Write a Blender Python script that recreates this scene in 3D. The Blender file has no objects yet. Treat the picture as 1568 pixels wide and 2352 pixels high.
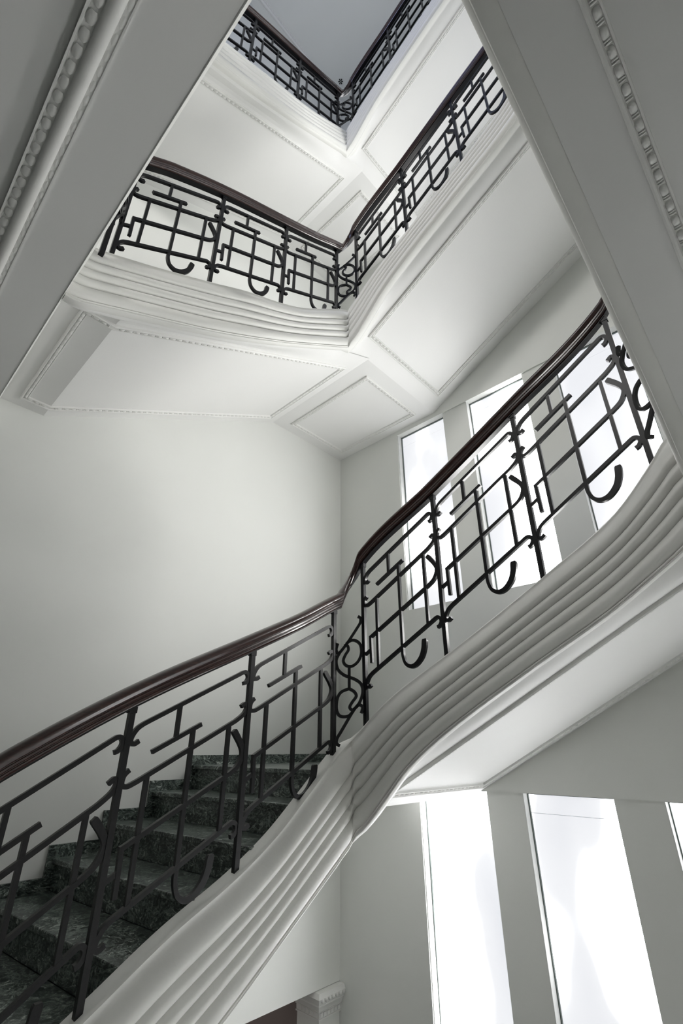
import bpy, bmesh, math, random
from mathutils import Vector, Matrix

# ---------------------------------------------------------------- camera, world, exposure
S = 5.2                       # metres per survey unit (corner of the stair hall is one unit from the camera)
ZF = 0.25                     # survey height of the floor landing below the camera
def W(x, y, z): return Vector((x*S, y*S, (z+ZF)*S))

scn = bpy.context.scene
C = scn.collection
cam_d = bpy.data.cameras.new('camera')
cam = bpy.data.objects.new('camera', cam_d); C.objects.link(cam)
cam_d.sensor_fit = 'VERTICAL'; cam_d.sensor_height = 36.0; cam_d.sensor_width = 24.0
cam_d.lens = 1096.4*36.0/2352.0
cam_d.clip_start = 0.02; cam_d.clip_end = 200
PITCH = math.radians(26.297); YAW = math.radians(46.52)
fw = Vector((math.cos(PITCH)*math.sin(YAW), math.cos(PITCH)*math.cos(YAW), math.sin(PITCH)))
cam.location = W(0, 0, 0)
cam.rotation_euler = fw.to_track_quat('-Z', 'Y').to_euler()
scn.camera = cam

wd = bpy.data.worlds.new('world'); scn.world = wd; wd.use_nodes = True
bg = wd.node_tree.nodes['Background']
bg.inputs[0].default_value = (0.95, 0.97, 1.0, 1); bg.inputs[1].default_value = 0.03

PANE_STRENGTH = [17.0, 8.5, 6.5, 6.5]      # daylight behind the frosted panes, storey by storey
def area_light(name, loc, aim, size, sizey, energy, color=(1, 1, 1), spread=180):
    d = bpy.data.lights.new(name, 'AREA'); d.shape = 'RECTANGLE'; d.size = size; d.size_y = sizey
    d.energy = energy; d.color = color; d.spread = math.radians(spread)
    o = bpy.data.objects.new(name, d); C.objects.link(o); o.location = loc
    o.rotation_euler = (Vector(aim)-Vector(loc)).to_track_quat('-Z', 'Y').to_euler()
    return o
area_light('lower_hall_fill', W(.25, .2, -.93), W(.26, .3, .5), 1.9, 1.9, 7, (1, .98, .96))  # unseen upward fill added at the well bottom to brighten soffits
area_light('near_wall_fill', W(.30, -.235, -.03), W(.36, .69, .10), 1.6, .9, .8, (1, .97, .93), 125)  # weak fill added out of view for the long wall and string A
area_light('lobby_fill', W(.35, .91, -.36), W(.62, 1.11, -.7), .5, .5, 9, (1, .9, .85))  # added so the lobby behind the opening is not black
area_light('stair_bounce_fill', W(.70, .22, .165), W(.30, .60, .46), 1.7, .25, 39, (1, .99, .97), 112)  # added bounce fill hidden behind string B, brightens long wall and soffit
area_light('stair_bounce_fill_upper', W(.70, .22, .165+.698), W(.30, .60, .42+.698), 1.7, .25, 40, (1, .99, .97), 130)  # same hidden bounce fill added one storey higher
area_light('upper_landing_fill', W(-.35, .20, 1.0), W(0.5, 0.6, 1.0), 1.2, 1.2, 190, (1, .98, .96))  # unseen fill added on the landing side to lift the upper soffits
area_light('top_landing_fill', W(-.3, 0.10, 1.75), W(0.4, 0.4, 1.3), 1.2, 1.2, 50, (.5, .6, 1.0))  # bluish fill added out of view for the top storey and its railings

vs = scn.view_settings
vs.view_transform = 'Standard'; vs.look = 'None'; vs.gamma = 1.0; vs.use_curve_mapping = False
vs.exposure = 0.0
random.seed(4)

# ---------------------------------------------------------------- materials
def newmat(name):
    m = bpy.data.materials.new(name); m.use_nodes = True
    nt = m.node_tree; b = nt.nodes['Principled BSDF']
    return m, nt, b
def obj_coords(nt, scale):
    g = nt.nodes.new('ShaderNodeNewGeometry')
    mp = nt.nodes.new('ShaderNodeMapping'); mp.inputs['Scale'].default_value = scale
    nt.links.new(g.outputs['Position'], mp.inputs['Vector'])
    return mp.outputs['Vector']
def bump_from(nt, b, vec, scale, strength, dist=0.002, detail=6):
    n = nt.nodes.new('ShaderNodeTexNoise'); n.inputs['Scale'].default_value = scale; n.inputs['Detail'].default_value = detail
    nt.links.new(vec, n.inputs['Vector'])
    bp = nt.nodes.new('ShaderNodeBump'); bp.inputs['Strength'].default_value = strength; bp.inputs['Distance'].default_value = dist
    nt.links.new(n.outputs['Fac'], bp.inputs['Height']); nt.links.new(bp.outputs['Normal'], b.inputs['Normal'])
def ramp(nt, fac, stops):
    r = nt.nodes.new('ShaderNodeValToRGB'); e = r.color_ramp.elements
    while len(e) < len(stops): e.new(0.5)
    for i, (p, c) in enumerate(stops): e[i].position = p; e[i].color = (*c, 1)
    nt.links.new(fac, r.inputs['Fac']); return r
def plaster(name, c1, c2, rough=0.6, bs=0.25, bscale=60):
    m, nt, b = newmat(name)
    v = obj_coords(nt, (1, 1, 1))
    n = nt.nodes.new('ShaderNodeTexNoise'); n.inputs['Scale'].default_value = 1.3; n.inputs['Detail'].default_value = 5
    nt.links.new(v, n.inputs['Vector'])
    r = ramp(nt, n.outputs['Fac'], [(0.3, c1), (0.7, c2)])
    nt.links.new(r.outputs['Color'], b.inputs['Base Color'])
    b.inputs['Roughness'].default_value = rough
    bump_from(nt, b, v, bscale, bs)
    return m
M_WALL = plaster('wall_paint', (.765, .775, .745), (.79, .80, .77), .55, .12, 90)
M_SOF = plaster('soffit_paint', (.80, .80, .785), (.83, .83, .815), .55, .15, 70)
M_STR = plaster('string_paint', (.745, .745, .715), (.80, .80, .77), .45, .55, 38)
M_MOULD = plaster('moulding_paint', (.79, .79, .765), (.82, .82, .80), .5, .3, 120)
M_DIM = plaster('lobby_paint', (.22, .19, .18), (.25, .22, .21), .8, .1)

def marble():
    m, nt, b = newmat('verde_marble')
    v = obj_coords(nt, (1, 1, 1.6))
    d = nt.nodes.new('ShaderNodeTexNoise'); d.inputs['Scale'].default_value = 5; d.inputs['Detail'].default_value = 8
    nt.links.new(v, d.inputs['Vector'])
    mx = nt.nodes.new('ShaderNodeMixRGB'); mx.blend_type = 'ADD'; mx.inputs[0].default_value = 0.45
    nt.links.new(v, mx.inputs[1]); nt.links.new(d.outputs['Color'], mx.inputs[2])
    n1 = nt.nodes.new('ShaderNodeTexNoise'); n1.inputs['Scale'].default_value = 14; n1.inputs['Detail'].default_value = 12
    n1.inputs['Roughness'].default_value = .66; n1.inputs['Distortion'].default_value = 2.6
    nt.links.new(mx.outputs[0], n1.inputs['Vector'])
    base = ramp(nt, n1.outputs['Fac'], [(.36, (.005, .008, .007)), (.45, (.020, .028, .025)), (.52, (.07, .09, .08)), (.58, (.20, .235, .21)), (.66, (.60, .64, .60))])
    vo = nt.nodes.new('ShaderNodeTexVoronoi'); vo.feature = 'DISTANCE_TO_EDGE'; vo.inputs['Scale'].default_value = 16
    nt.links.new(mx.outputs[0], vo.inputs['Vector'])
    vr = ramp(nt, vo.outputs['Distance'], [(0.0, (1, 1, 1)), (.05, (.3, .3, .3)), (.12, (0, 0, 0))])
    n2 = nt.nodes.new('ShaderNodeTexNoise'); n2.inputs['Scale'].default_value = 9; n2.inputs['Detail'].default_value = 7
    nt.links.new(v, n2.inputs['Vector'])
    nr = ramp(nt, n2.outputs['Fac'], [(.40, (0, 0, 0)), (.62, (1, 1, 1))])
    mu = nt.nodes.new('ShaderNodeMixRGB'); mu.blend_type = 'MULTIPLY'; mu.inputs[0].default_value = 1
    nt.links.new(vr.outputs['Color'], mu.inputs[1]); nt.links.new(nr.outputs['Color'], mu.inputs[2])
    mm = nt.nodes.new('ShaderNodeMixRGB'); mm.inputs[2].default_value = (.26, .31, .28, 1)
    nt.links.new(mu.outputs[0], mm.inputs[0]); nt.links.new(base.outputs['Color'], mm.inputs[1])
    nt.links.new(mm.outputs[0], b.inputs['Base Color'])
    b.inputs['Roughness'].default_value = .28
    return m
M_MARB = marble()

def wood():
    m, nt, b = newmat('mahogany')
    v = obj_coords(nt, (2.2, 2.2, 14))
    n = nt.nodes.new('ShaderNodeTexNoise'); n.inputs['Scale'].default_value = 9; n.inputs['Detail'].default_value = 7; n.inputs['Distortion'].default_value = .6
    nt.links.new(v, n.inputs['Vector'])
    r = ramp(nt, n.outputs['Fac'], [(.3, (.014, .0045, .0035)), (.55, (.030, .009, .0065)), (.8, (.052, .018, .012))])
    nt.links.new(r.outputs['Color'], b.inputs['Base Color'])
    b.inputs['Roughness'].default_value = .3
    b.inputs['Coat Weight'].default_value = .35; b.inputs['Coat Roughness'].default_value = .12
    return m
M_WOOD = wood()
def iron():
    m, nt, b = newmat('black_iron')
    v = obj_coords(nt, (1, 1, 1))
    b.inputs['Base Color'].default_value = (.006, .006, .007, 1)
    b.inputs['Roughness'].default_value = .34
    b.inputs['Specular IOR Level'].default_value = .28
    bump_from(nt, b, v, 160, .35, .001)
    return m
M_IRON = iron()
def pane_mat(strength):
    m, nt, b = newmat('frosted_lit_glass')
    v = obj_coords(nt, (1, 1.2, .55))
    n = nt.nodes.new('ShaderNodeTexNoise'); n.inputs['Scale'].default_value = 1.5; n.inputs['Detail'].default_value = 1.5
    nt.links.new(v, n.inputs['Vector'])
    r = ramp(nt, n.outputs['Fac'], [(.34, (.78, .79, .83)), (.50, (.93, .935, .96)), (.60, (1, 1, 1))])
    b.inputs['Base Color'].default_value = (.22, .23, .24, 1); b.inputs['Roughness'].default_value = .4
    nt.links.new(r.outputs['Color'], b.inputs['Emission Color'])
    mr = nt.nodes.new('ShaderNodeMapRange')
    mr.interpolation_type = 'SMOOTHSTEP'; mr.inputs['From Min'].default_value = .46; mr.inputs['From Max'].default_value = .74
    mr.inputs['To Min'].default_value = .93; mr.inputs['To Max'].default_value = strength
    nt.links.new(n.outputs['Fac'], mr.inputs['Value']); nt.links.new(mr.outputs[0], b.inputs['Emission Strength'])
    return m
M_PANE = [pane_mat(q) for q in PANE_STRENGTH]
def simple(name, col, rough=.5, metal=0.0):
    m, nt, b = newmat(name)
    v = obj_coords(nt, (1, 1, 1))
    n = nt.nodes.new('ShaderNodeTexNoise'); n.inputs['Scale'].default_value = 20
    nt.links.new(v, n.inputs['Vector'])
    r = ramp(nt, n.outputs['Fac'], [(.3, tuple(c*.92 for c in col)), (.7, col)])
    nt.links.new(r.outputs['Color'], b.inputs['Base Color'])
    b.inputs['Roughness'].default_value = rough; b.inputs['Metallic'].default_value = metal
    return m
M_FRAME = simple('window_metal', (.10, .13, .12), .4)
M_WHITE = simple('window_white', (.78, .79, .77), .4)
M_GAP = simple('seam_grey', (.55, .57, .58), .5)

# ---------------------------------------------------------------- helpers
def link(name, me, mat, parent=None, smooth=None):
    o = bpy.data.objects.new(name, me); C.objects.link(o)
    if mat and not me.materials: me.materials.append(mat)
    if parent is not None: o.parent = parent; o.matrix_parent_inverse = parent.matrix_world.inverted()
    if smooth is not None:
        me.polygons.foreach_set('use_smooth', [True]*len(me.polygons))
        me.set_sharp_from_angle(angle=math.radians(smooth))
    return o
def mesh(name, verts, faces, mat, parent=None, smooth=None, fix=True):
    me = bpy.data.meshes.new(name); me.from_pydata([tuple(v) for v in verts], [], faces); me.update()
    if fix:
        bm = bmesh.new(); bm.from_mesh(me)
        bmesh.ops.remove_doubles(bm, verts=bm.verts, dist=1e-5)
        bmesh.ops.recalc_face_normals(bm, faces=bm.faces); bm.to_mesh(me); bm.free()
    return link(name, me, mat, parent, smooth)
def thing(name, label, cat, loc, group=None):
    o = bpy.data.objects.new(name, None); C.objects.link(o); o.location = loc
    o['label'] = label; o['category'] = cat
    group = group or {'staircase': 'flights of the open well staircase', 'railing': 'iron railings round the stair well', 'landing': 'landings of the staircase'}.get(cat)
    if group: o['group'] = group
    o.empty_display_size = .1
    bpy.context.view_layer.update()
    o.matrix_world = Matrix.Translation(loc)
    return o
def struct(o): o['kind'] = 'structure'; return o
def boxv(x0, x1, y0, y1, z0, z1):
    v = [W(x, y, z) for z in (z0, z1) for y in (y0, y1) for x in (x0, x1)]
    f = [(0, 2, 3, 1), (4, 5, 7, 6), (0, 1, 5, 4), (2, 6, 7, 3), (0, 4, 6, 2), (1, 3, 7, 5)]
    return v, f
class Acc:
    def __init__(s): s.v = []; s.f = []
    def add(s, v, f):
        n = len(s.v); s.v += list(v); s.f += [tuple(i+n for i in q) for q in f]
    def box(s, *a): s.add(*boxv(*a))
    def build(s, name, mat, parent=None, smooth=None): return mesh(name, s.v, s.f, mat, parent, smooth)
def interp(tab):
    """monotone cubic through (t, value) pairs"""
    tab = sorted(tab); xs = [p[0] for p in tab]; ys = [p[1] for p in tab]; n = len(xs)
    d = [(ys[i+1]-ys[i])/(xs[i+1]-xs[i]) for i in range(n-1)]
    m = [d[0]]+[0 if d[i-1]*d[i] <= 0 else 2*d[i-1]*d[i]/(d[i-1]+d[i]) for i in range(1, n-1)]+[d[-1]]
    def f(x):
        if x <= xs[0]: return ys[0]+m[0]*(x-xs[0])*0
        if x >= xs[-1]: return ys[-1]
        i = max(j for j in range(n-1) if xs[j] <= x)
        h = xs[i+1]-xs[i]; t = (x-xs[i])/h
        return ((1+2*t)*(1-t)**2*ys[i]+t*(1-t)**2*h*m[i]+t*t*(3-2*t)*ys[i+1]+t*t*(t-1)*h*m[i+1])
    return f
def frange(a, b, step):
    n = max(1, round(abs(b-a)/step)); return [a+(b-a)*i/n for i in range(n+1)]

# ---------------------------------------------------------------- survey of the stair (level 0; upper levels are the same lifted)
LIFT = [0.0, 0.698, 1.290]
WX, WY = 0.724, 0.690                 # window wall plane, long wall plane
SY = -0.255                           # near wall plane
XR, YR = 0.457, 0.418                 # rail planes of flights B and A
YC, XL = 0.012, 0.0585
XLP = .0625                # rail planes of flight C and floor landing
zA_t = interp([(.0585, -.226), (.075, -.219), (.189, -.158), (.246, -.125), (.303, -.098), (.343, -.074), (.386, -.040), (.417, -.014), (.441, .004), (.457, .010)])
zA_b = interp([(.0585, -.3105), (.1, -.290), (.204, -.239), (.304, -.181), (.376, -.134), (.421, -.104), (.443, -.090), (.457, -.086)])
zB_t = interp([(.418, .010), (.404, .016), (.372, .039), (.344, .056), (.301, .077), (.265, .094), (.154, .152), (.09, .189), (.052, .225), (.029, .250), (.012, .256)])
zB_b = interp([(.418, -.086), (.399, -.079), (.377, -.062), (.359, -.045), (.33, -.018), (.29, .009), (.192, .062), (.109, .104), (.06, .134), (.028, .154), (.012, .158)])
zC_t = interp([(.457, .256), (.443, .262), (.411, .285), (.383, .302), (.340, .323), (.304, .340), (.193, .398), (.129, .434), (.09, .460), (.0585, .472)])
zC_b = interp([(.457, .158), (.438, .165), (.416, .182), (.398, .199), (.369, .226), (.329, .253), (.231, .305), (.148, .346), (.09, .374), (.0585, .382)])
RISE = .0285
SL = .517
def planeA(x): return max(-.271, -.271+SL*(x-.107))
def planeB(y): return -.062+.52*(.4175-y)
def planeC(x): return .195+.52*(.431-x)

# string section: (o toward the well, f = fraction of the height measured down from the top edge)
def string_profile():
    P = [(-.010, .70), (-.010, .03), (-.0085, -.004), (-.003, -.004), (.0040, 0.0), (.0058, .010), (.0069, .030), (.0064, .055), (.0068, .080), (.0084, .105),
         (.0105, .135), (.0130, .175), (.0148, .215), (.0157, .25), (.0156, .285), (.0144, .315), (.0122, .335)]
    def reed(f0, f1, b0, dep):
        out = []
        for i in range(1, 8):
            t = i/8; out.append((b0+dep*math.sin(math.pi*t)**.75*(.92+.08*t), f0+(f1-f0)*t))
        return out+[(b0, f1)]
    for k in range(3): P += reed(.335+k*.147, .335+(k+1)*.147, .0118, .0042)
    f0 = .335+3*.147
    P += reed(f0, f0+.205, .0118, .0046)
    P += [(.0130, f0+.212), (.0132, f0+.222), (.0118, f0+.234), (.0125, f0+.245), (.0120, f0+.258), (.0098, f0+.268), (.0062, f0+.262), (.0025, f0+.244), (-.003, f0+.20), (-.010, f0+.12), (-.010, .70)]
    return P
SP = string_profile()
def sweep_string(name, stations, parent, mat):
    """stations: (x, y, outx, outy, scale, zt, zb)"""
    v = []; f = []; n = len(SP)
    for (x, y, ox, oy, k, zt, zb) in stations:
        for (o, fr) in SP:
            v.append(W(x+ox*o*k, y+oy*o*k, zt-(zt-zb)*fr))
    for i in range(len(stations)-1):
        for j in range(n-1):
            a = i*n+j; f.append((a, a+1, a+n+1, a+n))
    return mesh(name, v, f, mat, parent, 38, fix=False)

def string_A(parent, dz):
    st = []
    for x in frange(.0478, XR-.018, .008): st.append((x, YR, 0, -1, 1, zA_t(x)+dz, zA_b(x)+dz))
    st.append((XR, YR, -1, -1, 1, zA_t(XR)+dz, zA_b(XR)+dz))
    return sweep_string('moulded_string', st, parent, M_STR)
def string_B(parent, dz):
    st = [(XR, YR, -1, -1, 1, zB_t(YR)+dz, zB_b(YR)+dz)]
    for y in frange(YR-.018, YC+.018, .008): st.append((XR, y, -1, 0, 1, zB_t(y)+dz, zB_b(y)+dz))
    st.append((XR, YC, -1, 1, 1, zB_t(YC)+dz, zB_b(YC)+dz))
    return sweep_string('moulded_string', st, parent, M_STR)
def string_C(parent, dz):
    st = [(XR, YC, -1, 1, 1, zC_t(XR)+dz, zC_b(XR)+dz)]
    for x in frange(XR-.018, XL+.018, .008): st.append((x, YC, 0, 1, 1, zC_t(x)+dz, zC_b(x)+dz))
    st.append((.048, YC, 0, 1, 1, zC_t(XL)+dz, zC_b(XL)+dz))
    return sweep_string('moulded_string', st, parent, M_STR)
def string_L(parent, dz):      # edge of the floor landing along x = XL, dz is the lift of the storey it belongs to
    zt, zb = -.226+dz, -.316+dz
    st = [(XL, YC, 1, 1, 1, zt, zb)]
    for y in frange(YC+.018, YR-.018, .02): st.append((XL, y, 1, 0, 1, zt, zb))
    st.append((XL, YR, 1, -1, 1, zt, zb))
    return sweep_string('moulded_string', st, parent, M_STR)

# ---------------------------------------------------------------- soffit panels with bead-and-reel frames
def grid_mesh(name, P, mat, parent, smooth=25):
    v = []; f = []; n = len(P[0])
    for row in P: v += row
    for i in range(len(P)-1):
        for j in range(n-1):
            a = i*n+j; f.append((a, a+1, a+n+1, a+n))
    return mesh(name, v, f, mat, parent, smooth, fix=False)

def egg_mesh(name, L, Wd, H, mat, rings=6, segs=8):
    """half-buried ellipsoid bead, long axis local x, up (away from plaster) local z"""
    v = []; f = []
    for i in range(rings+1):
        t = math.pi*i/rings; cx = -math.cos(t)*L/2; r = math.sin(t)**.6 if 0 < i < rings else 0.02
        for j in range(segs):
            a = 2*math.pi*j/segs; v.append((cx, r*math.cos(a)*Wd/2, r*math.sin(a)*H))
    for i in range(rings):
        for j in range(segs):
            f.append((i*segs+j, i*segs+(j+1) % segs, (i+1)*segs+(j+1) % segs, (i+1)*segs+j))
    me = bpy.data.meshes.new(name); me.from_pydata(v, [], f); me.update(); me.materials.append(mat)
    me.polygons.foreach_set('use_smooth', [True]*len(me.polygons))
    return me
EGG = egg_mesh('bead', .0066*S, .0044*S, .0021*S, M_MOULD)
REEL = egg_mesh('reel', .0012*S, .0040*S, .0020*S, M_MOULD, 4, 8)

def frame_moulding(corners, normal, parent, indiv_sides=(), name='bead_frame', closed=True):
    """corners: panel outline (world metres) of the OUTER edge of the frame, in order; normal: away from the plaster"""
    N = normal.normalized() if isinstance(normal, Vector) else None
    n = len(corners)
    WI = .0085*S
    prof = [(0, 0), (0, .0026), (.0010, .0038), (.0022, .0038), (.0028, .0026), (.0032, .0018), (.0070, .0018), (.0074, .0026), (.0084, .0024), (.0090, -.0004)]
    Ns = normal if isinstance(normal, list) else [normal.normalized()]*n     # normal per side
    cen = sum(corners, Vector())/n
    ins = []
    for i in range(n):
        d = (corners[(i+1) % n]-corners[i]).normalized()
        k = Ns[i].cross(d).normalized()
        if k.dot(cen-corners[i]) < 0: k = -k
        ins.append(k)
    acc = Acc(); beads = Acc()
    # vertex positions with mitres
    rings = []
    for i in range(n):
        k0, k1 = ins[i-1], ins[i]
        Nn = (Ns[i-1]+Ns[i]).normalized()
        m = (k0+k1); m = m/max(.3, (m.dot(k1)))
        rings.append([corners[i]+m*(a*S)+Nn*(b*S) for a, b in prof])
    q = len(prof)
    for i in range(n):
        v = rings[i]+rings[(i+1) % n]
        acc.add(v, [(j, j+1, q+j+1, q+j) for j in range(q-1)])
    acc.build(name, M_MOULD, parent, 35)
    cnt = 0
    for i in range(n):
        a = corners[i]; b = corners[(i+1) % n]; d = b-a; Ln = d.length; d.normalize()
        k = ins[i]; Nn = Ns[i]
        off = k*(.0051*S)+Nn*(.0015*S)
        M3 = Matrix((d, Nn.cross(d), Nn)).transposed()
        rem = Ln-2*.0052*S
        if rem < .02: continue
        num = max(1, round(rem/(.0094*S))); per = rem/num
        for j in range(num):
            c = a+d*(.0052*S+per*(j+.5))+off
            for (me, o) in ((EGG, -.0012*S), (REEL, .0032*S), (REEL, .0046*S)):
                p = c+d*o
                if i in indiv_sides and cnt < 260:
                    ob = bpy.data.objects.new('bead' if me is EGG else 'reel', me); C.objects.link(ob)
                    ob.matrix_world = Matrix.Translation(p) @ M3.to_4x4()
                    mw = ob.matrix_world.copy(); ob.parent = parent; ob.matrix_parent_inverse = parent.matrix_world.inverted(); ob.matrix_world = mw
                    cnt += 1
                else:
                    nv = len(beads.v)
                    beads.v += [p+M3 @ x.co for x in me.vertices]
                    beads.f += [tuple(t+nv for t in pl.vertices) for pl in me.polygons]
    if beads.v:
        me = bpy.data.meshes.new('bead_row'); me.from_pydata([tuple(v) for v in beads.v], [], beads.f); me.update()
        me.polygons.foreach_set('use_smooth', [True]*len(me.polygons))
        o = link('bead_row', me, M_MOULD, parent); o['kind'] = 'stuff'

def smst(t): t = min(1, max(0, t)); return t*t*(3-2*t)

def soffit_A(parent, dz, indiv):
    xs = frange(.0476, .107, .02)[:-1]+frange(.107, .511, .0101)
    ys = [YR-.004, YR, YR+.004, YR+.009, YR+.014, YR+.02, YR+.028, .46, .52, .58, .64, WY+.002]
    P = []
    for x in xs:
        row = []
        for y in ys:
            zp = planeA(x)
            ze = (zA_b(x)-.0012) if x <= XR else zp
            if x > XR: ze = zp+(zA_b(XR)-.0012-planeA(XR))*(1-smst((x-XR)/.05))
            if x < .095: ze = zp+(ze-zp)*1.0
            t = smst((y-YR)/.028)
            row.append(W(x, y, ze*(1-t)+zp*t+dz))
        P.append(row)
    o = grid_mesh('soffit', P, M_SOF, parent, 15)
    y0, y1 = .451, .667
    x0, x1, x2 = .071, .107, .487
    mk = lambda x, y: W(x, y, planeA(x)+dz)
    cs = [mk(x0, y0), mk(x1, y0), mk(x2, y0), mk(x2, y1), mk(x1, y1), mk(x0, y1)]
    nf = Vector((0, 0, -1)); ns = Vector((SL, 0, -1)).normalized()
    frame_moulding(cs, [nf, ns, ns, ns, nf, nf], parent, indiv)
    # vertical face toward the landing beam
    return o
def soffit_B(parent, dz, indiv, mfun=planeB):
    ys = frange(YR, YC, .0101)
    xo = [0, .004, .009, .015, .022, .028]
    P = []
    for y in ys:
        row = []
        wdt = .028+.026*smst((y-.372)/.046)
        for k in [-.05, 0, .12, .25, .4, .6, .8, 1.0]:
            x = XR+k*wdt; zp = planeB(y); ze = max(zB_b(y)-.0008, zp-.030)
            t = max(0, k)*1.0; t2 = 1-(1-min(1, t/.6))**2; g = smst((y-.404)/.012); ts = t*g+t2*(1-g)
            row.append(W(x, y, ze*(1-ts)+zp*ts+dz))
        for x in (.55, .6, .66, WX+.002): row.append(W(x, y, planeB(y)+dz))
        P.append(row)
    grid_mesh('soffit', P, M_SOF, parent, 15)
    mk = lambda x, y: W(x, y, planeB(y)+dz)
    cs = [mk(.480, .391), mk(.480, .04), mk(.700, .04), mk(.700, .391)]
    frame_moulding(cs, Vector((0, -.52, -1)), parent, indiv)
def soffit_C(parent, dz, indiv):
    xs = frange(XR, .075, .0101)
    P = []
    for x in xs:
        row = []
        for k in [-.05, 0, .15, .33, .55, .8, 1.0]:
            y = YC-k*.026; zp = planeC(x); ze = zC_b(x)-.0012; t = smst(max(0, k))
            row.append(W(x, y, ze*(1-t)+zp*t+dz))
        for y in (-.06, -.12, -.2, SY-.002): row.append(W(x, y, planeC(x)+dz))
        P.append(row)
    grid_mesh('soffit', P, M_SOF, parent, 15)
    mk = lambda x, y: W(x, y, planeC(x)+dz)
    cs = [mk(.431, -.0165), mk(.105, -.0165), mk(.105, SY+.03), mk(.431, SY+.03)]
    frame_moulding(cs, Vector((-.52, 0, -1)), parent, indiv)
def soffit_Q(parent, dz):
    z = -.062+dz
    v, f = boxv(.511, WX+.004, YR-.0005, WY+.004, z, z+.002)
    mesh('soffit', v, f, M_SOF, parent)
    cs = [W(.541, .447, z), W(.701, .447, z), W(.701, .665, z), W(.541, .665, z)]
    frame_moulding(cs, Vector((0, 0, -1)), parent)

# ---------------------------------------------------------------- room shell
ZB, ZTOP = -.948, 2.25
OPEN = [(.516-.1715*k, .399-.1715*k) for k in range(4)]
ROWS = [(-.451, -.056), (.230, .625), (.928, 1.323), (1.520, 1.915)]
def window_wall():
    a = Acc(); T = .05; REC = .003
    ycuts = []
    # full strips beside the window band
    a.box(WX, WX+T, OPEN[0][0], WY+.05, ZB, ZTOP)
    a.box(WX, WX+T, SY-.05, OPEN[3][1], ZB, ZTOP)
    y_hi, y_lo = OPEN[0][0], OPEN[3][1]
    zc = ZB
    for (z0, z1) in ROWS:
        a.box(WX, WX+T, y_lo, y_hi, zc, z0); zc = z1
        for k in range(3):
            a.box(WX+REC, WX+T, OPEN[k+1][0], OPEN[k][1], z0, z1)
    a.box(WX, WX+T, y_lo, y_hi, zc, ZTOP)
    return struct(a.build('wall_right', M_WALL))
window_wall()
wn = 0
for r, (z0, z1) in enumerate(ROWS):
    for k, (ya, yb) in enumerate(OPEN):
        wn += 1
        gx = WX+.017
        f = Acc(); t = .0016
        f.box(gx-.003, gx+.006, ya-.0026, ya, z0, z1); f.box(gx-.003, gx+.006, yb, yb+t, z0, z1)
        f.box(gx-.003, gx+.006, yb, ya, z1-t, z1); f.box(gx-.003, gx+.006, yb, ya, z0, z0+t)
        w = struct(f.build('window_%d' % wn, M_FRAME))
        zs = z1-.024
        v, ff = boxv(gx, gx+.002, yb+t, ya-t, z0+t, zs-.0003)
        mesh('pane', v, ff, M_PANE[r], w)
        v, ff = boxv(gx, gx+.002, yb+t, ya-t, zs+.0003, z1-t)
        mesh('pane', v, ff, M_PANE[r], w)
        v, ff = boxv(gx+.0005, gx+.0022, yb+t, ya-t, zs-.0003, zs+.0003)
        mesh('seam', v, ff, M_GAP, w)
        g = Acc()                                             # white reveal bead beside the metal
        g.box(WX+.002, gx-.003, ya-.0012, ya, z0, z1)
        g.build('reveal_strip', M_WHITE, w)

def long_wall():
    a = Acc(); T = .05; xo = .664; zo = -.328
    a.box(-.75, WX+.05, WY, WY+T, zo, ZTOP)
    a.box(-.75, .05, WY, WY+T, ZB, zo)
    return struct(a.build('wall_left', M_WALL))
long_wall()
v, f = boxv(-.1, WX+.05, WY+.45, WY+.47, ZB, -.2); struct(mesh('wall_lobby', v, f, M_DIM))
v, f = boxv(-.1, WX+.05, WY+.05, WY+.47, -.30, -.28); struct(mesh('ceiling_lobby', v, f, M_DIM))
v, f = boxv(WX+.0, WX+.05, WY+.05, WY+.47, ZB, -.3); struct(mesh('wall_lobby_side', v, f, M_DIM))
v, f = boxv(-.75, WX+.05, SY-.05, SY, ZB, ZTOP); struct(mesh('wall_near', v, f, M_WALL))
v, f = boxv(-.75, WX+.05, SY-.05, WY+.5, ZB-.03, ZB); struct(mesh('floor', v, f, M_MARB))
v, f = boxv(-.75, WX+.05, SY-.05, WY+.05, ZTOP, ZTOP+.03); ceil = struct(mesh('ceiling', v, f, M_WALL))
# ceiling ornament: a two-row leaf moulding parallel to the long wall
def leaf_mesh(name, L, Wd, H):
    v = []; f = []; nu, nv = 5, 5
    for i in range(nu):
        u = i/(nu-1)
        for j in range(nv):
            w = j/(nv-1)-.5
            hw = .5*math.sin(math.pi*(.12+.8*u))**.6
            v.append(((u-.5)*L, w*2*hw*Wd, H*math.sin(math.pi*min(1, max(0, u*.9+.05)))*(1-(2*w)**2*.9)))
    for i in range(nu-1):
        for j in range(nv-1):
            f.append((i*nv+j, i*nv+j+1, (i+1)*nv+j+1, (i+1)*nv+j))
    me = bpy.data.meshes.new(name); me.from_pydata(v, [], f); me.update(); me.materials.append(M_MOULD)
    me.polygons.foreach_set('use_smooth', [True]*len(me.polygons)); return me
LEAF = leaf_mesh('leaf', .0084*S, .0058*S, .0016*S)
LEAF2 = leaf_mesh('leaf_small', .0075*S, .0034*S, .0009*S)

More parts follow.
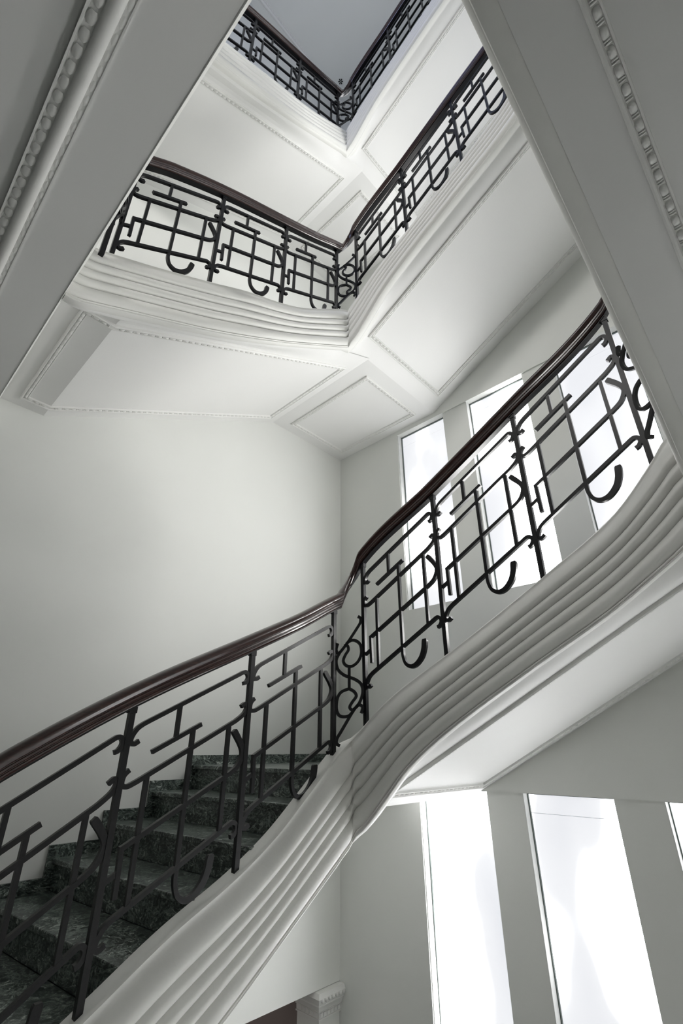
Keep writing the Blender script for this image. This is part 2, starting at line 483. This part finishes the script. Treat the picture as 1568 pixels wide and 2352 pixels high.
def leaf_moulding(p0, p1, inw, N, parent, indiv=False, scale=1.0):
    """two rows of leaves either side of a torus, from p0 to p1; inw = toward the panel; N = away from plaster"""
    d = (p1-p0); Ln = d.length; d.normalize(); sc = S*scale
    prof = [(0, 0), (0, .0010), (.0010, .0010), (.0012, .0002), (.0046, .0004)]+[(.0088-.0042*math.cos(math.pi*q/10), .0006+.0034*math.sin(math.pi*q/10)) for q in range(11)]+[(.0134, .0000), (.0195, -.0006), (.0200, .0006), (.0212, .0008), (.0214, -.003)]
    a = Acc(); q = len(prof)
    v = [p0+inw*(x*sc)+N*(h*sc) for x, h in prof]+[p1+inw*(x*sc)+N*(h*sc) for x, h in prof]
    a.add(v, [(j, j+1, q+j+1, q+j) for j in range(q-1)])
    a.build('leaf_torus', M_MOULD, parent, 50)
    acc = Acc(); num = int(Ln/(.0109*sc)); per = Ln/num
    M3 = Matrix((d, N.cross(d), N)).transposed()
    for i in range(num):
        for me, o in ((LEAF, .0163), (LEAF2, .0030)):
            p = p0+d*(per*(i+.5))+inw*(o*sc)+N*(.0002*sc)
            if indiv:
                ob = bpy.data.objects.new('leaf', me); C.objects.link(ob); ob.parent = parent
                ob.matrix_parent_inverse = parent.matrix_world.inverted(); ob.matrix_world = Matrix.Translation(p) @ M3.to_4x4()
            else:
                acc.add([p+M3 @ (x.co*scale) for x in me.vertices], [tuple(pl.vertices) for pl in me.polygons])
    if acc.v:
        o = acc.build('leaf_row', M_MOULD, parent, 60); o['kind'] = 'stuff'
leaf_moulding(W(-.6, .669, ZTOP), W(.70, .669, ZTOP), Vector((0, -1, 0)), Vector((0, 0, -1)), ceil)

# ---------------------------------------------------------------- stair flights
def level_word(n): return ['lower', 'middle', 'top'][n]
FLIGHT = {}
# flight A, lower storey, with marble steps
tA0 = thing('stair_flight', 'lower staircase flight of dark green marble steps beside the long plain wall', 'staircase', W(.25, .55, -.25))
string_A(tA0, 0)
soffit_A(tA0, 0, ())
NT = 8; RS = .0298
def skew_slab(name, xl, xr, xe_l, xe_r, ya, yb, z0, z1, parent, bevel=True):
    v = [W(xr, ya, z0), W(xe_r, ya, z0), W(xe_l, yb, z0), W(xl, yb, z0), W(xr, ya, z1), W(xe_r, ya, z1), W(xe_l, yb, z1), W(xl, yb, z1)]
    o = mesh(name, v, [(0, 3, 2, 1), (4, 5, 6, 7), (0, 1, 5, 4), (1, 2, 6, 5), (2, 3, 7, 6), (3, 0, 4, 7)], M_MARB, parent)
    if bevel:
        b = o.modifiers.new('bev', 'BEVEL'); b.width = .005; b.segments = 2; b.limit_method = 'ANGLE'
    return o
SKEW = [.006, .020, .022, .022, .022, .02, .015, .01, 0]
YS = YR+.0065
for k in range(NT):
    xn = .414-.0545*k; z = -.022-RS*k; sk = SKEW[k]
    xe = WX if k == 0 else xn+.0545+.004
    skb = 0 if k == 0 else SKEW[k-1]
    skew_slab('tread', xn, xn+sk, xe, xe+skb, YS, WY, z-.0052, z, tA0)
    skew_slab('riser', xn+.0045, xn+sk+.0045, xn+.0085, xn+sk+.0085, YS, WY, z-RS, z-.0052, tA0, False)
    a = Acc()
    xs1 = WX if k == 0 else xn+.0545-.0045
    a.box(xn-.0045, xs1, WY-.0035, WY, z-RS, z+.0125)
    a.build('skirting', M_MARB, tA0)
a = Acc(); a.box(WX-.0035, WX, YR, WY-.0035, -.022, -.0095); a.build('skirting', M_MARB, tA0)

tB0 = thing('stair_flight', 'lower staircase flight climbing under the windows with a panelled soffit', 'staircase', W(.6, .2, -.2))
string_B(tB0, 0); soffit_B(tB0, 0, (0,))
for k in range(8):
    yn = .405-.0525*k; z = min(-.022+.0305*(k+1), zB_t(yn)-.003)
    a = Acc(); a.box(XR+.0095, WX, yn-.0565, yn, z-.0052, z); a.build('tread', M_MARB, tB0)
    a = Acc(); a.box(XR+.0095, WX, yn-.008, yn-.0045, z-.0305, z-.0052); a.build('riser', M_MARB, tB0)

def plain_flight(which, n, label, indiv=()):
    dz = LIFT[n]
    if which == 'A':
        t = thing('stair_flight', label, 'staircase', W(.25, .55, -.25+dz)); string_A(t, dz); soffit_A(t, dz, indiv)
        a = Acc()
        for k in range(8):
            xn = .411-.0565*k; z = min(-.022-RISE*k, zA_t(xn)-.003)
            a.box(xn, (.52 if k == 0 else xn+.0565), YR+.012, WY, z-.012+dz, z+dz)
        a.build('steps', M_MARB, t)
    if which == 'B':
        t = thing('stair_flight', label, 'staircase', W(.6, .2, -.2+dz)); string_B(t, dz); soffit_B(t, dz, indiv)
        a = Acc()
        for k in range(8):
            yn = .405-.0525*k; z = min(-.022+.0305*(k+1), zB_t(yn)-.003)
            a.box(XR+.012, WX, yn-.0525, yn, z-.012+dz, z+dz)
        a.build('steps', M_MARB, t)
    if which == 'C':
        t = thing('stair_flight', label, 'staircase', W(.25, -.1, .2+dz)); string_C(t, dz); soffit_C(t, dz, indiv)
        a = Acc()
        for k in range(7):
            xn = .444-.055*k; z = min(.222+.0325*(k+1), zC_t(xn)-.003)
            a.box(xn-.055, xn, SY, YC-.012, z-.012+dz, z+dz)
        a.build('steps', M_MARB, t)
    return t
tA1 = plain_flight('A', 1, 'middle staircase flight over the long wall, panelled soffit with beaded edge and grey end panel', (0, 1))
tB1 = plain_flight('B', 1, 'middle staircase flight climbing right over the upper windows with long panelled soffit')
tA2 = plain_flight('A', 2, 'highest staircase flight on the left with pale beaded soffit near the ceiling')
tB2 = plain_flight('B', 2, 'highest staircase flight on the right, narrow soffit strip near the top edge')
a = Acc()
for k in range(8): a.box(.444-.055*k-.055, .444-.055*k, SY, YC-.012, .222-.698+.0325*k-.03, .222-.698+.0325*k)
o = a.build('stair_flight', M_SOF); o['label'] = 'flight arriving from below behind the viewer, outside the picture'; o['category'] = 'staircase'
tC0 = plain_flight('C', 0, 'large shaded staircase soffit overhead at upper right with egg and reel moulding', (0,))
tC1 = plain_flight('C', 1, 'staircase flight above the overhead soffit, hidden behind it')

# quarter landings
def landing(n, label):
    dz = LIFT[n]
    t = thing('quarter_landing', label, 'landing', W(.6, .55, -.06+dz)); soffit_Q(t, dz)
    if n > 0:
        a = Acc(); a.box(.44, WX, YR+.012, WY, -.034+dz, -.022+dz); a.build('slab', M_MARB, t)
    return t
landing(0, 'small landing at the head of the marble steps in the corner of the walls')
landing(1, 'corner landing with a square beaded soffit panel directly above the wall corner')
landing(2, 'topmost corner landing glimpsed behind the middle railing with beaded soffit')
def landing2(n):
    dz = LIFT[n]
    a = Acc(); a.box(XR+.008, WX, SY, YC-.004, .190+dz, .222+dz)
    t = a.build('quarter_landing', M_SOF)
    t['label'] = ['landing slab in the near right corner at the end of the window wall flight', 'second landing slab higher in the near right corner'][n]; t['category'] = 'landing'
landing2(0); landing2(1)

# floor landings (storey floors) on the left of the well
def floor_landing(n, label, detail=False):
    dz = LIFT[n]
    t = thing('floor_landing', label, 'landing', W(-.2, .3, -.25+dz))
    z0 = -.315+dz
    a = Acc()
    if not detail:
        a.box(-.75, .0455, SY, WY, z0, -.25+dz)
        a.build('slab', M_SOF, t)
    else:
        # flat band by the well, then a recessed panel inside the leaf moulding
        xb = .0045
        a.box(xb, .0463, SY, WY, z0, -.25+dz)
        a.box(-.75, -.35, SY, WY, z0, -.25+dz); a.box(-.35, xb, .667, WY, z0, -.25+dz)
        a.box(-.35, xb, SY, SY+.03, z0, -.25+dz)
        a.box(-.35, xb, SY+.03, .667, z0+.004, -.25+dz)
        a.build('slab', M_SOF, t)
        leaf_moulding(W(xb, .02, z0), W(xb, .667, z0), Vector((-1, 0, 0)), Vector((0, 0, -1)), t, indiv=True)
    # leaning plaster fascia along the well edge
    pr = [(.0463, z0+.004), (.0460, z0-.0004), (.0466, z0-.0008), (.0474, z0+.002), (.0500, z0+.022), (.0548, z0+.052), (.0555, z0+.060), (.0575, z0+.088), (.050, z0+.090), (.044, z0+.02)]
    n = len(pr); v = [W(x, SY, z) for x, z in pr]+[W(x, WY, z) for x, z in pr]
    mesh('edge_fascia', v, [(k, (k+1) % n, n+(k+1) % n, n+k) for k in range(n)]+[tuple(range(n)), tuple(range(n, 2*n))[::-1]], M_STR, t, 35)
    a = Acc(); a.box(-.75, .0460, SY, WY, -.2499+dz, -.2479+dz); a.build('paving', M_MARB, t)
    return t
floor_landing(0, 'floor landing under the viewer at the foot of the marble steps')
floor_landing(1, 'large shaded ceiling slab overhead at upper left with leaf moulding', True)
floor_landing(2, 'higher floor landing slab hidden above the left overhead slab')

# ---------------------------------------------------------------- railings
HW = .0018; POSTW = .0024; DEP = .0019
def catmull(p, n=5):
    out = []
    for i in range(len(p)-1):
        p0 = p[max(0, i-1)]; p1 = p[i]; p2 = p[i+1]; p3 = p[min(len(p)-1, i+2)]
        for k in range(n):
            t = k/n
            out.append(tuple(.5*((2*p1[c])+(-p0[c]+p2[c])*t+(2*p0[c]-5*p1[c]+4*p2[c]-p3[c])*t*t+(-p0[c]+3*p1[c]-3*p2[c]+p3[c])*t**3) for c in range(len(p1))))
    out.append(tuple(p[-1])); return out
def ribbon(name, pts, hw, hd, P0, e, parent, roundend=False):
    """pts: (a, b[, halfwidth]) in survey units in the plane spanned by e and z; bars are swept with a square section"""
    N = Vector((-e[1], e[0], 0)); n = len(pts); v = []; f = []
    ws = [(q[2] if len(q) > 2 else hw) for q in pts]
    for i in range(n):
        a = pts[max(0, i-1)]; b = pts[min(n-1, i+1)]; tx, ty = b[0]-a[0], b[1]-a[1]
        L = math.hypot(tx, ty) or 1e-9; tx /= L; ty /= L
        nx, ny = -ty, tx; k = 1.0
        if 0 < i < n-1:
            ax, ay = pts[i][0]-pts[i-1][0], pts[i][1]-pts[i-1][1]; l2 = math.hypot(ax, ay) or 1e-9
            c = abs((-ay/l2)*nx+(ax/l2)*ny); k = 1/max(.5, c)
        c0 = pts[i]
        for sx, sn in ((1, 1), (-1, 1), (-1, -1), (1, -1)):
            aa = c0[0]+nx*ws[i]*k*sx; bb = c0[1]+ny*ws[i]*k*sx
            p = W(P0[0]+e[0]*aa, P0[1]+e[1]*aa, bb)+N*(hd*sn*S)
            v.append(p)
    for i in range(n-1):
        for j in range(4):
            a = i*4+j; b = i*4+(j+1) % 4; f.append((a, b, b+4, a+4))
    f.append((3, 2, 1, 0)); m = (n-1)*4; f.append((m, m+1, m+2, m+3))
    return mesh(name, v, f, M_IRON, parent, 40, fix=False)

def hookL(v0): return catmull([(.0, v0-.075), (.0, v0-.075)], 1)
def bay(parent, P0, e, w, zb0, zb1):
    """one railing bay: P0 foot of first post (survey x, y), e unit plan direction, w width, zb nominal foot heights"""
    U = .114
    def m(pts): return [(p[0]*w, zb0+(zb1-zb0)*p[0]+p[1]*U)+tuple(p[2:]) for p in pts]
    def hooked(v):
        l = catmull([(.085, v-.105), (.052, v-.108), (.026, v-.082), (.030, v-.045), (.062, v-.010), (.11, v)])
        r = catmull([(.88, v+.010), (.93, v+.008), (.962, v-.022), (.972, v-.062), (.952, v-.088), (.925, v-.085)])
        return l+r
    R = lambda name, pts, hw=HW: ribbon(name, m(pts), hw, {'upright': .00165, 'hooked_upright': .0018, 'cross_stem': .0015, 'curled_bar': .00195, 'drop_bar': .0017, 'spur': .0014}.get(name, DEP), P0, e, parent)
    R('top_bar', hooked(1.460)); R('bottom_bar', hooked(.335))
    l = catmull([(.052, 1.190), (.020, 1.172), (.016, 1.120), (.055, 1.088), (.12, 1.082)])
    r = catmull([(.88, 1.095), (.955, 1.112), (.982, 1.150), (.962, 1.192), (.925, 1.186)])
    R('middle_bar', l+r)
    R('cross_bar', [(.195, 1.226), (.565, 1.226)]); R('cross_stem', [(.367, 1.455), (.367, 1.23)])
    R('upright', [(.187, 1.085), (.187, .335)]); R('upright', [(.823, 1.10), (.823, .335)])
    J = catmull([(.502, .323, HW), (.504, .25, HW), (.532, .160, .0019), (.590, .095, .0022), (.655, .075, .0025), (.718, .100, .0028), (.752, .155, .0030), (.766, .225, .0031), (.767, .245, .0022)])
    R('hooked_upright', [(.502, 1.225, HW)]+J)
    c = catmull([(.86, .715, HW), (.925, .725, .0019), (.965, .765, .0021), (.975, .815, .0023), (.945, .895, .0026), (.885, 1.005, .0028), (.872, 1.028, .0020)])
    R('curled_bar', [(.086, .712, HW)]+c)
    R('drop_bar', [(.090, .725), (.098, .44)]); R('spur', [(.005, .580), (.098, .582)])
SCR = {
 'a': [(.79, .1495), (.875, .1472), (.87, .1420), (.80, .1370), (.5, .1195), (.336, .1109), (.207, .1049), (.13, .1035), (.079, .1075), (.127, .115)],
 'b': [(.40, .1150), (.564, .1192), (.727, .1188), (.860, .1140), (.885, .1040), (.781, .0945), (.588, .0886), (.398, .0891), (.303, .0943), (.368, .1014), (.465, .1074), (.44, .1125), (.33, .1125)],
 'c': [(.207, .1049), (.085, .0954), (.129, .0849), (.302, .0787), (.49, .0759), (.694, .0731), (.864, .068), (.906, .0591), (.807, .048), (.667, .0416), (.543, .0351), (.238, .0169), (.12, .0100), (.10, .0045), (.2, .0020)],
 'd': [(.487, .0628), (.239, .0589), (.115, .0512), (.101, .0392), (.208, .0328), (.451, .0329), (.604, .0382)],
 'e': [(.487, .0628), (.642, .0596), (.702, .0546), (.576, .048), (.498, .0425), (.574, .0393), (.64, .0410)],
 'f': [(.68, .0420), (.791, .0452), (.897, .0426), (.848, .0361)]}
def scroll(parent, pa, pb, dz):
    e = Vector((pb[0]-pa[0], pb[1]-pa[1])); L = e.length; e = e/L
    for k, nm in (('a', 'scroll_upper'), ('b', 'scroll_curl'), ('c', 'scroll_body'), ('d', 'scroll_lower'), ('e', 'scroll_tongue'), ('f', 'scroll_hook')):
        pts = catmull([(s*L, z+dz) for s, z in SCR[k]], 5)
        ribbon(nm, pts, .0017, .0016, pa, (e.x, e.y), parent)
    ribbon('scroll_stem', [(.49*L, .0880+dz), (.487*L, .0625+dz)], .0017, .0016, pa, (e.x, e.y), parent)
def post(parent, x, y, z0, z1, e):
    P0 = (x, y); ribbon('post', [(0, z0-.004), (0, z1)], POSTW, POSTW, P0, e, parent)
    ribbon('post_cap', [(0, z1-.004), (0, z1+.001)], POSTW*1.35, POSTW*1.2, P0, e, parent)

PA = [.0755, .190, .3065, .427]                    # posts of flight A (x)
PB = [.394, .278, .163, .0485]                     # posts of flight B (y)
PC = [.431, .315, .199, .083]
# handrail underside heights along one storey
rzA = interp([(.0585, -.048), (.0755, -.043), (.11, -.018), (.19, .031), (.3065, .091), (.37, .124), (.427, .157), (.437, .162)])
rzB = interp([(.407, .203), (.394, .221), (.278, .281), (.163, .344), (.0485, .411), (.032, .434)])
rzC = interp([(.446, .450), (.431, .464), (.315, .525), (.199, .588), (.11, .640), (.083, .651), (.0585, .652)])
RAILP = [(.024, 0), (.027, .006), (.032, .010), (.0325, .017), (.0295, .020), (.0295, .023), (.0335, .027), (.0340, .036), (.0310, .039), (.0310, .042),
         (.0355, .046), (.0375, .054), (.0415, .060), (.0430, .070), (.0400, .081), (.0310, .090), (.0170, .0955), (0, .097)]
RAILP = RAILP+[(-a, b) for a, b in reversed(RAILP[:-1])]
IRONP = [(-.019, -.009), (.019, -.009), (.019, .001), (-.019, .001)]
def sweep_path(name, path, prof, mat, parent, cap=True):
    n = len(path); q = len(prof); v = []; f = []
    for i, p in enumerate(path):
        a = path[max(0, i-1)]; b = path[min(n-1, i+1)]
        t = Vector((b[0]-a[0], b[1]-a[1])); t.normalize(); nx, ny = -t.y, t.x
        for (o, h) in prof:
            w = W(*p); v.append((w.x+nx*o, w.y+ny*o, w.z+h))
    for i in range(n-1):
        for j in range(q):
            a = i*q+j; b = i*q+(j+1) % q; f.append((a, b, b+q, a+q))
    f.append(tuple(range(q))[::-1]); m = (n-1)*q; f.append(tuple(m+j for j in range(q)))
    o = mesh(name, v, f, mat, parent, None, fix=False)
    bm = bmesh.new(); bm.from_mesh(o.data); bmesh.ops.recalc_face_normals(bm, faces=bm.faces); bm.to_mesh(o.data); bm.free()
    o.data.polygons.foreach_set('use_smooth', [True]*len(o.data.polygons)); o.data.set_sharp_from_angle(angle=math.radians(32))
    return o
RAD = .020
def arc(cx, cy, a0, a1, z0, z1, n=10):
    out = []
    for i in range(n+1):
        t = i/n; a = math.radians(a0+(a1-a0)*t); out.append((cx+RAD*math.cos(a), cy+RAD*math.sin(a), z0+(z1-z0)*t))
    return out
def lift(path, dz): return [(x, y, z+dz) for x, y, z in path]
zk1a, zk1b = rzA(XR-RAD), rzB(YR-RAD); zk1 = .191
zk2 = (rzB(YC+RAD)+rzC(XR-RAD))/2
c1 = catmull([(0, zk1a), (.5, zk1), (1, zk1b)], 6); 
def corner(cx, cy, a0, a1, za, zm, zb):
    n = 12; out = []
    for i in range(n+1):
        t = i/n; a = math.radians(a0+(a1-a0)*t)
        z = za*(1-t)*(1-t)+2*t*(1-t)*(2*zm-.5*(za+zb))+zb*t*t
        out.append((cx+RAD*math.cos(a), cy+RAD*math.sin(a), z))
    return out
K1 = corner(XR-RAD, YR-RAD, 90, 0, zk1a, zk1, zk1b)
K2 = corner(XR-RAD, YC+RAD, 0, -90, rzB(YC+RAD), zk2, rzC(XR-RAD))
zl = -.048
RAD4 = RAD; K4 = corner(XLP+RAD, YR-RAD, 180, 90, zl, (zl+rzA(XLP+RAD))/2, rzA(XLP+RAD))
pathA = K4[6:]+[(x, YR, rzA(x)) for x in frange(XLP+RAD+.003, XR-RAD-.003, .006)]+K1[:7]
pathB = K1[6:]+[(XR, y, rzB(y)) for y in frange(YR-RAD-.003, YC+RAD+.003, .006)]+K2[:7]
pathC = K2[6:]+[(x, YC, rzC(x)) for x in frange(XR-RAD-.003, XL+RAD, .008)]
pathL = [(XLP, y, zl) for y in frange(YC+RAD, YR-RAD-.003, .03)]+K4[:7]
NOM = .1855
def rail_thing(which, n, label):
    dz = LIFT[n]
    t = thing('stair_railing', label, 'railing', {'A': W(.25, YR, -.1+dz), 'B': W(XR, .2, .1+dz), 'C': W(.25, YC, .35+dz), 'L': W(XLP, .2, -.22+dz)}[which],
              None)
    path = {'A': pathA, 'B': pathB, 'C': pathC, 'L': pathL}[which]
    sweep_path('handrail', lift(path, dz), RAILP, M_WOOD, t)
    sweep_path('rail_core', lift(path, dz), IRONP, M_IRON, t)
    if which == 'A':
        for x in PA: post(t, x, YR, zA_t(x)+dz, rzA(x)+dz-.0015, (1, 0))
        for i in range(3):
            bay(t, (PA[i], YR), (1, 0), PA[i+1]-PA[i], rzA(PA[i])-NOM+dz, rzA(PA[i+1])-NOM+dz)
        # scroll from the landing rail round to the first post
        scroll(t, (XLP, YR-.026), (PA[0], YR), dz-.200)
    if which == 'B':
        for y in PB: post(t, XR, y, zB_t(y)+dz, rzB(y)+dz-.0015, (0, -1))
        for i in range(3):
            bay(t, (XR, PB[i]), (0, -1), PB[i]-PB[i+1], rzB(PB[i])-NOM+dz, rzB(PB[i+1])-NOM+dz)
        scroll(t, (PA[3], YR), (XR, PB[0]), dz)
    if which == 'C':
        for x in PC[:1]: post(t, x, YC, zC_t(x)+dz, rzC(x)+dz-.0015, (-1, 0))
        scroll(t, (XR, PB[3]), (PC[0], YC), dz+.250)
    if which == 'L':
        post(t, XLP, YR-.026, -.25+dz, zl+dz-.0015, (0, 1))
    return t
rail_thing('A', 0, 'nearest black iron railing with mahogany handrail beside the green marble steps')
rail_thing('B', 0, 'black iron railing with mahogany handrail in front of the tall lit windows')
rail_thing('C', 0, 'short end of black iron railing curling behind the overhead soffit at right')
rail_thing('L', 1, 'end of the middle landing railing just behind the left overhead slab')
rail_thing('A', 1, 'middle black iron railing on the left, seen from below over the fluted string')
rail_thing('B', 1, 'middle black iron railing on the right, climbing steeply over the long soffit')
rail_thing('A', 2, 'highest black iron railing on the left below the grey ceiling')
rail_thing('B', 2, 'highest black iron railing on the right leaving the top of the picture')

# ---------------------------------------------------------------- pilaster with capital under the lintel
tp = thing('corner_pilaster', 'white pilaster with carved capital at the foot of the wall corner', 'pilaster', W(.70, .70, ZB))
a = Acc(); a.box(.679, WX-.001, WY+.0, WY+.048, ZB, -.352); a.build('shaft', M_WALL, tp)
def cap_ring(z0, z1, o0, o1, name='capital_band'):
    v = [W(.679-o0, WY-o0, z0), W(WX-.0006, WY-o0, z0), W(WX-.0006, WY+.048, z0), W(.679-o0, WY+.048, z0),
         W(.679-o1, WY-o1, z1), W(WX-.0006, WY-o1, z1), W(WX-.0006, WY+.048, z1), W(.679-o1, WY+.048, z1)]
    f = [(0, 3, 2, 1), (4, 5, 6, 7), (0, 1, 5, 4), (1, 2, 6, 5), (2, 3, 7, 6), (3, 0, 4, 7)]
    return mesh(name, v, f, M_MOULD, tp)
cap_ring(-.3615, -.3600, .0035, .0035); cap_ring(-.3600, -.3530, .0018, .0022); cap_ring(-.3530, -.3515, .004, .005)
cap_ring(-.3515, -.3440, .004, .0075); cap_ring(-.3440, -.3425, .009, .009); cap_ring(-.3425, -.3345, .0085, .0125); cap_ring(-.3345, -.3285, .0125, .010)
for i in range(7):
    x = .6785+i*.0075
    a = Acc(); a.box(x, x+.0040, WY-.0036, WY-.0015, -.3590, -.3540); a.build('dentil', M_MOULD, tp)
    me = egg_mesh('egg', .0045*S, .006*S, .003*S, M_MOULD) if i == 0 else me
    ob = bpy.data.objects.new('egg', me); C.objects.link(ob); ob.parent = tp; ob.matrix_parent_inverse = tp.matrix_world.inverted()
    ob.matrix_world = Matrix.Translation(W(x-.004, WY-.0118, -.3365)) @ Matrix.Rotation(math.radians(90), 4, 'X')
for i in range(5):
    y = WY+.002+i*.0085
    a = Acc(); a.box(.6760, .6775, y, y+.0042, -.3590, -.3540); a.build('dentil', M_MOULD, tp)

# ---------------------------------------------------------------- small black rosette on the ceiling
a = Acc()
c = W(.646, .617, ZTOP)
for k in range(6):
    an = k*math.pi/3+.2
    d = Vector((math.cos(an), math.sin(an), 0)); s = Vector((-d.y, d.x, 0))
    r0, r1, h = .010, .046, .010
    q = [c+d*r0+s*.004, c+d*r1+s*.010, c+d*r1-s*.010, c+d*r0-s*.004]
    v = [p-Vector((0, 0, .001)) for p in q]+[p-Vector((0, 0, h)) for p in q]
    a.add(v, [(0, 1, 2, 3), (4, 7, 6, 5), (0, 4, 5, 1), (1, 5, 6, 2), (2, 6, 7, 3), (3, 7, 4, 0)])
o = a.build('ceiling_rosette', M_IRON)
o['label'] = 'tiny black six-petalled vent rosette on the grey ceiling above the top railing corner'; o['category'] = 'vent'
